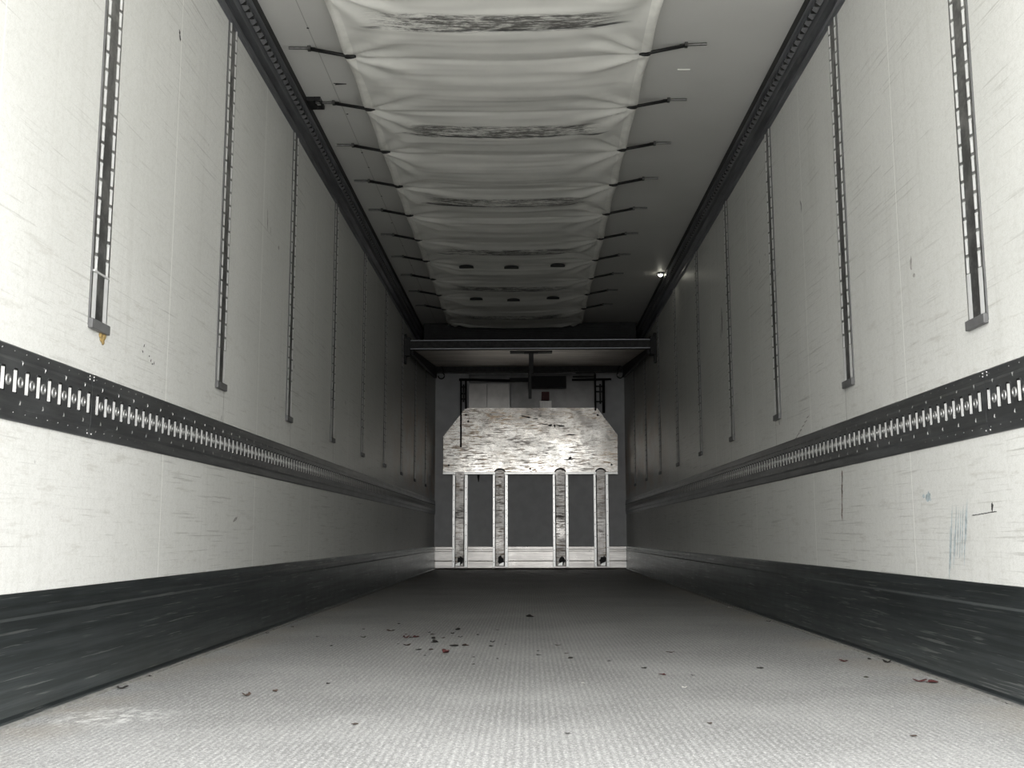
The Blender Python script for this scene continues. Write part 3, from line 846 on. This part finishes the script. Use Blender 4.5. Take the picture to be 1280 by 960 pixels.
RL = ['leftmost of the four upright metal ribs below the board', 'second from left of the four upright metal ribs, darkest top',
      'third from left of the four upright metal ribs below the board', 'rightmost of the four upright metal ribs below the board']
for i, (xa, xb, xc, xd) in enumerate(((-1.000, -0.962, -0.850, -0.805), (-0.482, -0.448, -0.330, -0.288), (0.290, 0.325, 0.450, 0.490), (0.815, 0.850, 0.965, 1.005))):
    t = thing('bulkhead_rib', ((xa + xd) / 2, 13.66, 0.0), RL[i], 'rib', 'upright ribs below the scarred board')
    dome = i in (1, 2, 3)
    bm = B()
    zt = 1.235
    bd_ = B(); box(bd_, xb, xc, 13.600, 13.71, 0.045, 1.203)
    pts = [(xb, 1.19), (xc, 1.19), (xc, zt)]
    cxm, rr = (xb + xc) / 2, (xc - xb) / 2
    H = 0.035 if dome else 0.012
    pts += [(cxm + rr * math.cos(math.pi * a / 8), zt + H * math.sin(math.pi * a / 8)) for a in range(1, 8)]
    pts += [(xb, zt)]
    prism(bm, pts, 'y', 13.594, 13.606)
    ch_ = obj('channel', bd_, M['rib'], t, bevel=0.006)
    tt_ = obj('top_tab', bm, M['rib'], t, bevel=0.002)
    for (p, q) in ((xa, xb - 0.005), (xc + 0.005, xd)):
        bm = B(); box(bm, p, q, 13.632, 13.738, 0.032, 1.208)
        for z in [0.1 + 0.16 * n for n in range(7)]:
            stud(bm, ((p + q) / 2, 13.632, z + R.uniform(-.02, .02)), (0, -1, 0), 0.006, 0.003, 8, 1)
        obj('flange', bm, [M['edge'], M['darkmetal']], t, bevel=0.002)
    if dome:
        bm = B()
        pts = [(cxm + (rr + 0.012) * math.cos(math.pi * a / 10), zt + 0.004 + (H + 0.016) * math.sin(math.pi * a / 10)) for a in range(11)]
        prism(bm, pts, 'y', 13.600, 13.6075)
        obj('rim', bm, M['darkmetal'], tt_)
    bm = B()
    v = []
    for k in range(16):
        a = 2 * math.pi * k / 16; r = 1 + R.uniform(-.25, .25)
        v.append(bm.verts.new((cxm + 0.012 + 0.042 * r * math.cos(a), 13.5992, 0.115 + 0.055 * r * math.sin(a))))
    bm.faces.new(v)
    o = obj('black_smudge', bm, M['scuff'], ch_)
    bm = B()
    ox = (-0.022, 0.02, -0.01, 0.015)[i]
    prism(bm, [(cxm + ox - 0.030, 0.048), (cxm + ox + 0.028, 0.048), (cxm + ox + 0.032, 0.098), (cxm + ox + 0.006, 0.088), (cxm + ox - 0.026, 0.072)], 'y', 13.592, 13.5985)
    obj('lit_bracket_hole', bm, M['edge'], ch_, bevel=0.002)  # bright plate put in for the light in the bracket hole

# ------------------------------------------------------------------ scraps of dried leaves and petals on the floor
def scrap(x, y, size, kind, label, curl=1.0, lobes=0, name='leaf_scrap', cat='leaf scrap'):
    bm = B()
    n = 16
    ca = R.uniform(0, 6.28); sx = R.uniform(0.8, 1.0); sy = R.uniform(0.55, 0.8)
    hgt = size * 0.17 * curl
    rad = size / 2
    rings = []
    lob = R.randint(2, 4)
    phs = R.uniform(0, 6.28)
    for ri, f in enumerate((0.0, 0.4, 0.75, 1.0)):
        row = []
        for k in range(n):
            a = 2 * math.pi * k / n
            r = rad * f * (1 + 0.35 * math.sin(lob * a + phs) * f + R.uniform(-0.12, 0.12) * f)
            dx, dy = r * math.cos(a) * sx, r * math.sin(a) * sy * 1.3
            zz = 0.001 + hgt * (f ** 2) * (0.5 + 0.5 * math.sin(2 * a + phs)) + R.uniform(0, 0.12) * hgt * f
            row.append(bm.verts.new((dx * math.cos(ca) - dy * math.sin(ca), dx * math.sin(ca) + dy * math.cos(ca), zz)))
            if ri == 0: break
        rings.append(row)
    for k in range(n):
        bm.faces.new((rings[0][0], rings[1][k], rings[1][(k + 1) % n]))
    for i in (1, 2):
        for k in range(n):
            bm.faces.new((rings[i][k], rings[i + 1][k], rings[i + 1][(k + 1) % n], rings[i][(k + 1) % n]))
    o = obj(name, bm, M['leaf_' + kind], smooth=True)
    sm = o.modifiers.new('thickness', 'SOLIDIFY'); sm.thickness = max(0.0006, size * 0.04); sm.offset = 1
    o.location = (x, y, 0.0007)
    return tag(o, label, cat, 'scraps of dried leaves and petals on the floor')

D = [
 (-0.545, 4.600, .030, 'red', 'large dark red curled petal, left half of the biggest red clump', 1.6),
 (-0.505, 4.615, .026, 'red', 'dark red curled petal, right half of the biggest red clump', 1.6),
 (-0.523, 4.585, .018, 'dark', 'black leaf bit lying inside the biggest red clump', 1.2),
 (-0.654, 4.920, .030, 'brown', 'brown triangular leaf scrap up and to the left of the red clump', 1),
 (-0.660, 5.290, .018, 'dark', 'small dark crumb farthest back of the left group', .8),
 (-0.790, 5.000, .014, 'dark', 'tiny dark crumb, leftmost beside the brown triangular scrap', .7),
 (-0.730, 4.610, .024, 'green', 'olive leaf scrap left of the red clump', 1.1),
 (-0.800, 4.250, .013, 'dark', 'small dark crumb alone in front left of the olive leaf scrap', .9),
 (-0.560, 4.730, .014, 'red', 'tiny red crumb just behind the red clump', .7),
 (-0.505, 4.280, .029, 'brown', 'brown leaf scrap in front of the red clump', 1),
 (-0.545, 4.320, .010, 'dark', 'tiny speck just left of the brown scrap in front of the red clump', .7),
 (-0.470, 4.831, .015, 'dark', 'small dark crumb behind and right of the red clump', .9),
 (-0.445, 4.735, .022, 'brown', 'thin brown leaf scrap right of the red clump, rear one', .5),
 (-0.425, 4.560, .031, 'dark', 'flat dark leaf right of the red clump', .8),
 (-0.405, 4.400, .028, 'dark', 'black crumpled lump in the middle of the leaf group', 1.8),
 (-0.442, 4.110, .024, 'dark', 'flat dark leaf, left one of the pair in front of the black lump', .4),
 (-0.395, 4.115, .022, 'brown', 'flat brown leaf, right one of the pair in front of the black lump', .4),
 (-0.398, 3.912, .009, 'dark', 'tiny black speck in front of the pair of flat leaves', .8),
 (-0.385, 4.571, .021, 'brown', 'slim brown scrap between the flat dark leaf and the rear leaves', .5),
 (-0.360, 4.772, .020, 'dark', 'dark crumpled scrap behind the middle of the leaf group', 1.2),
 (-0.350, 4.971, .030, 'dark', 'dark spiky leaf scrap at the back of the leaf group', 1.2),
 (-0.315, 4.606, .018, 'dark', 'small dark leaf bit right of the middle of the leaf group', 1),
 (-0.245, 4.714, .014, 'dark', 'small dark crumb at the right rear end of the leaf group', .8),
 (-0.315, 4.250, .034, 'dark', 'flat dark leaf behind the bright red petal', .6),
 (-0.275, 4.270, .030, 'brown', 'curled brown leaf with pale edge right behind the bright red petal', 1),
 (-0.330, 4.003, .030, 'red', 'bright red upright petal in front of the leaf group', 2.2),
 (-0.165, 4.949, .015, 'dark', 'faint dark crumb behind the dark pair right of the group', .5),
 (-0.170, 4.401, .024, 'dark', 'rear dark scrap of the pair right of the leaf group', 1),
 (-0.170, 4.229, .018, 'dark', 'front dark scrap of the pair right of the leaf group', 1),
 (-0.115, 4.305, .009, 'dark', 'tiny speck right of the dark pair', .6),
 (-0.219, 3.861, .010, 'dark', 'small speck right of the bright red petal, rear one', .8),
 (-0.208, 3.649, .012, 'dark', 'small speck right of the bright red petal, front one', .8),
 (-0.132, 3.811, .010, 'dark', 'round dark speck farther right of the bright red petal', .9),
 (-0.018, 5.763, .040, 'dark', 'black crumpled leaf standing alone far back on the floor centre', 1.5),
 (0.012, 4.060, .011, 'dark', 'rear speck of the two just right of the floor centre', .6),
 (0.013, 3.930, .018, 'dark', 'front flat speck of the two just right of the floor centre', .4),
 (0.092, 4.273, .020, 'brown', 'thin pale brown curl right of the floor centre', .9),
 (0.116, 3.975, .016, 'brown', 'small brown leaf bit right of centre, rear of two', .8),
 (0.125, 3.835, .024, 'dark', 'flat dark leaf bit right of centre, front of two', .4),
 (-0.612, 3.185, .013, 'dark', 'small dark crumb in the left foreground between group and camera', .9),
 (-1.185, 3.087, .030, 'dark', 'black lump lying at the foot of the left scuff plate', 1.4),
 (-1.195, 3.345, .012, 'dark', 'small black crumb at the left scuff plate behind the black lump', 1),
 (-0.791, 2.951, .024, 'brown', 'brown curled leaf in the left foreground', 2.0),
 (-0.730, 3.025, .015, 'brown', 'small brown leaf bit right of the curled leaf in the left foreground', 2.0),
 (-0.424, 2.511, .016, 'brown', 'flat brown scrap nearest the camera left of centre', .6),
 (-0.930, 4.627, .014, 'dark', 'small dark crumb farther left of the olive leaf scrap', .8),
 (-1.150, 5.128, .016, 'dark', 'dark crumb near the left scuff plate, rear one', .8),
 (-1.190, 4.800, .020, 'dark', 'dark crumb near the left scuff plate, front one', .8),
 (0.255, 3.739, .014, 'dark', 'small flat dark crumb right of centre behind the brown foreground bits', .6),
 (0.353, 3.541, .018, 'dark', 'small dark scrap left of the reddish flat leaf', .9),
 (0.394, 3.382, .022, 'red', 'reddish flat leaf in the right middle foreground', .8),
 (0.502, 4.013, .024, 'brown', 'thin brown curl behind the reddish flat leaf', .6),
 (0.485, 3.363, .013, 'dark', 'small dark crumb right of the reddish flat leaf', .6),
 (0.421, 3.104, .015, 'pale', 'white crumb in front of the reddish flat leaf', 1),
 (0.137, 3.186, .013, 'pale', 'white crumb near the floor centre in the foreground', 1),
 (0.730, 3.540, .022, 'dark', 'dark flat scrap halfway between reddish leaf and right scuff plate', .8),
 (0.395, 2.525, .012, 'brown', 'small brown crumb low in the right foreground', .8),
 (0.805, 2.370, .014, 'brown', 'brown crumb nearest the camera on the right', .8),
 (1.060, 3.737, .027, 'red', 'flat reddish brown leaf near the right scuff plate', .8),
 (1.165, 3.795, .018, 'dark', 'dark crumb close to the right scuff plate behind the dark leaf', .8),
 (1.195, 3.700, .024, 'dark', 'dark upright leaf touching the right scuff plate', 2.0),
 (1.007, 3.325, .015, 'green', 'small beige green crumb left of the large red petals', .8),
 (1.135, 3.235, .030, 'red', 'large dull red petal near the right scuff plate, rear half', 1.3),
 (1.160, 3.205, .028, 'red', 'large dull red petal near the right scuff plate, front half', 1.3),
 (1.182, 5.433, .026, 'dark', 'dark crumb far back at the right scuff plate', .8),
 (1.175, 6.435, .024, 'pale', 'pale crumb farthest back at the right scuff plate', 1),
 (0.062, 2.395, .012, 'dark', 'dark speck nearest the camera at the floor centre', .8),
 (1.205, 2.811, .016, 'dark', 'dark crumb at the right picture edge by the scuff plate', .8),
]
for x, y, s_, k_, lab, cu in D:
    if k_ == 'red': scrap(x, y, s_, k_, lab, cu, name='dried_petal', cat='petal')
    elif k_ == 'pale': scrap(x, y, s_, k_, lab, cu, name='pale_crumb', cat='crumb')
    else: scrap(x, y, s_, k_, lab, cu)

for o in bpy.data.objects:
    if '_w' in o: del o['_w']
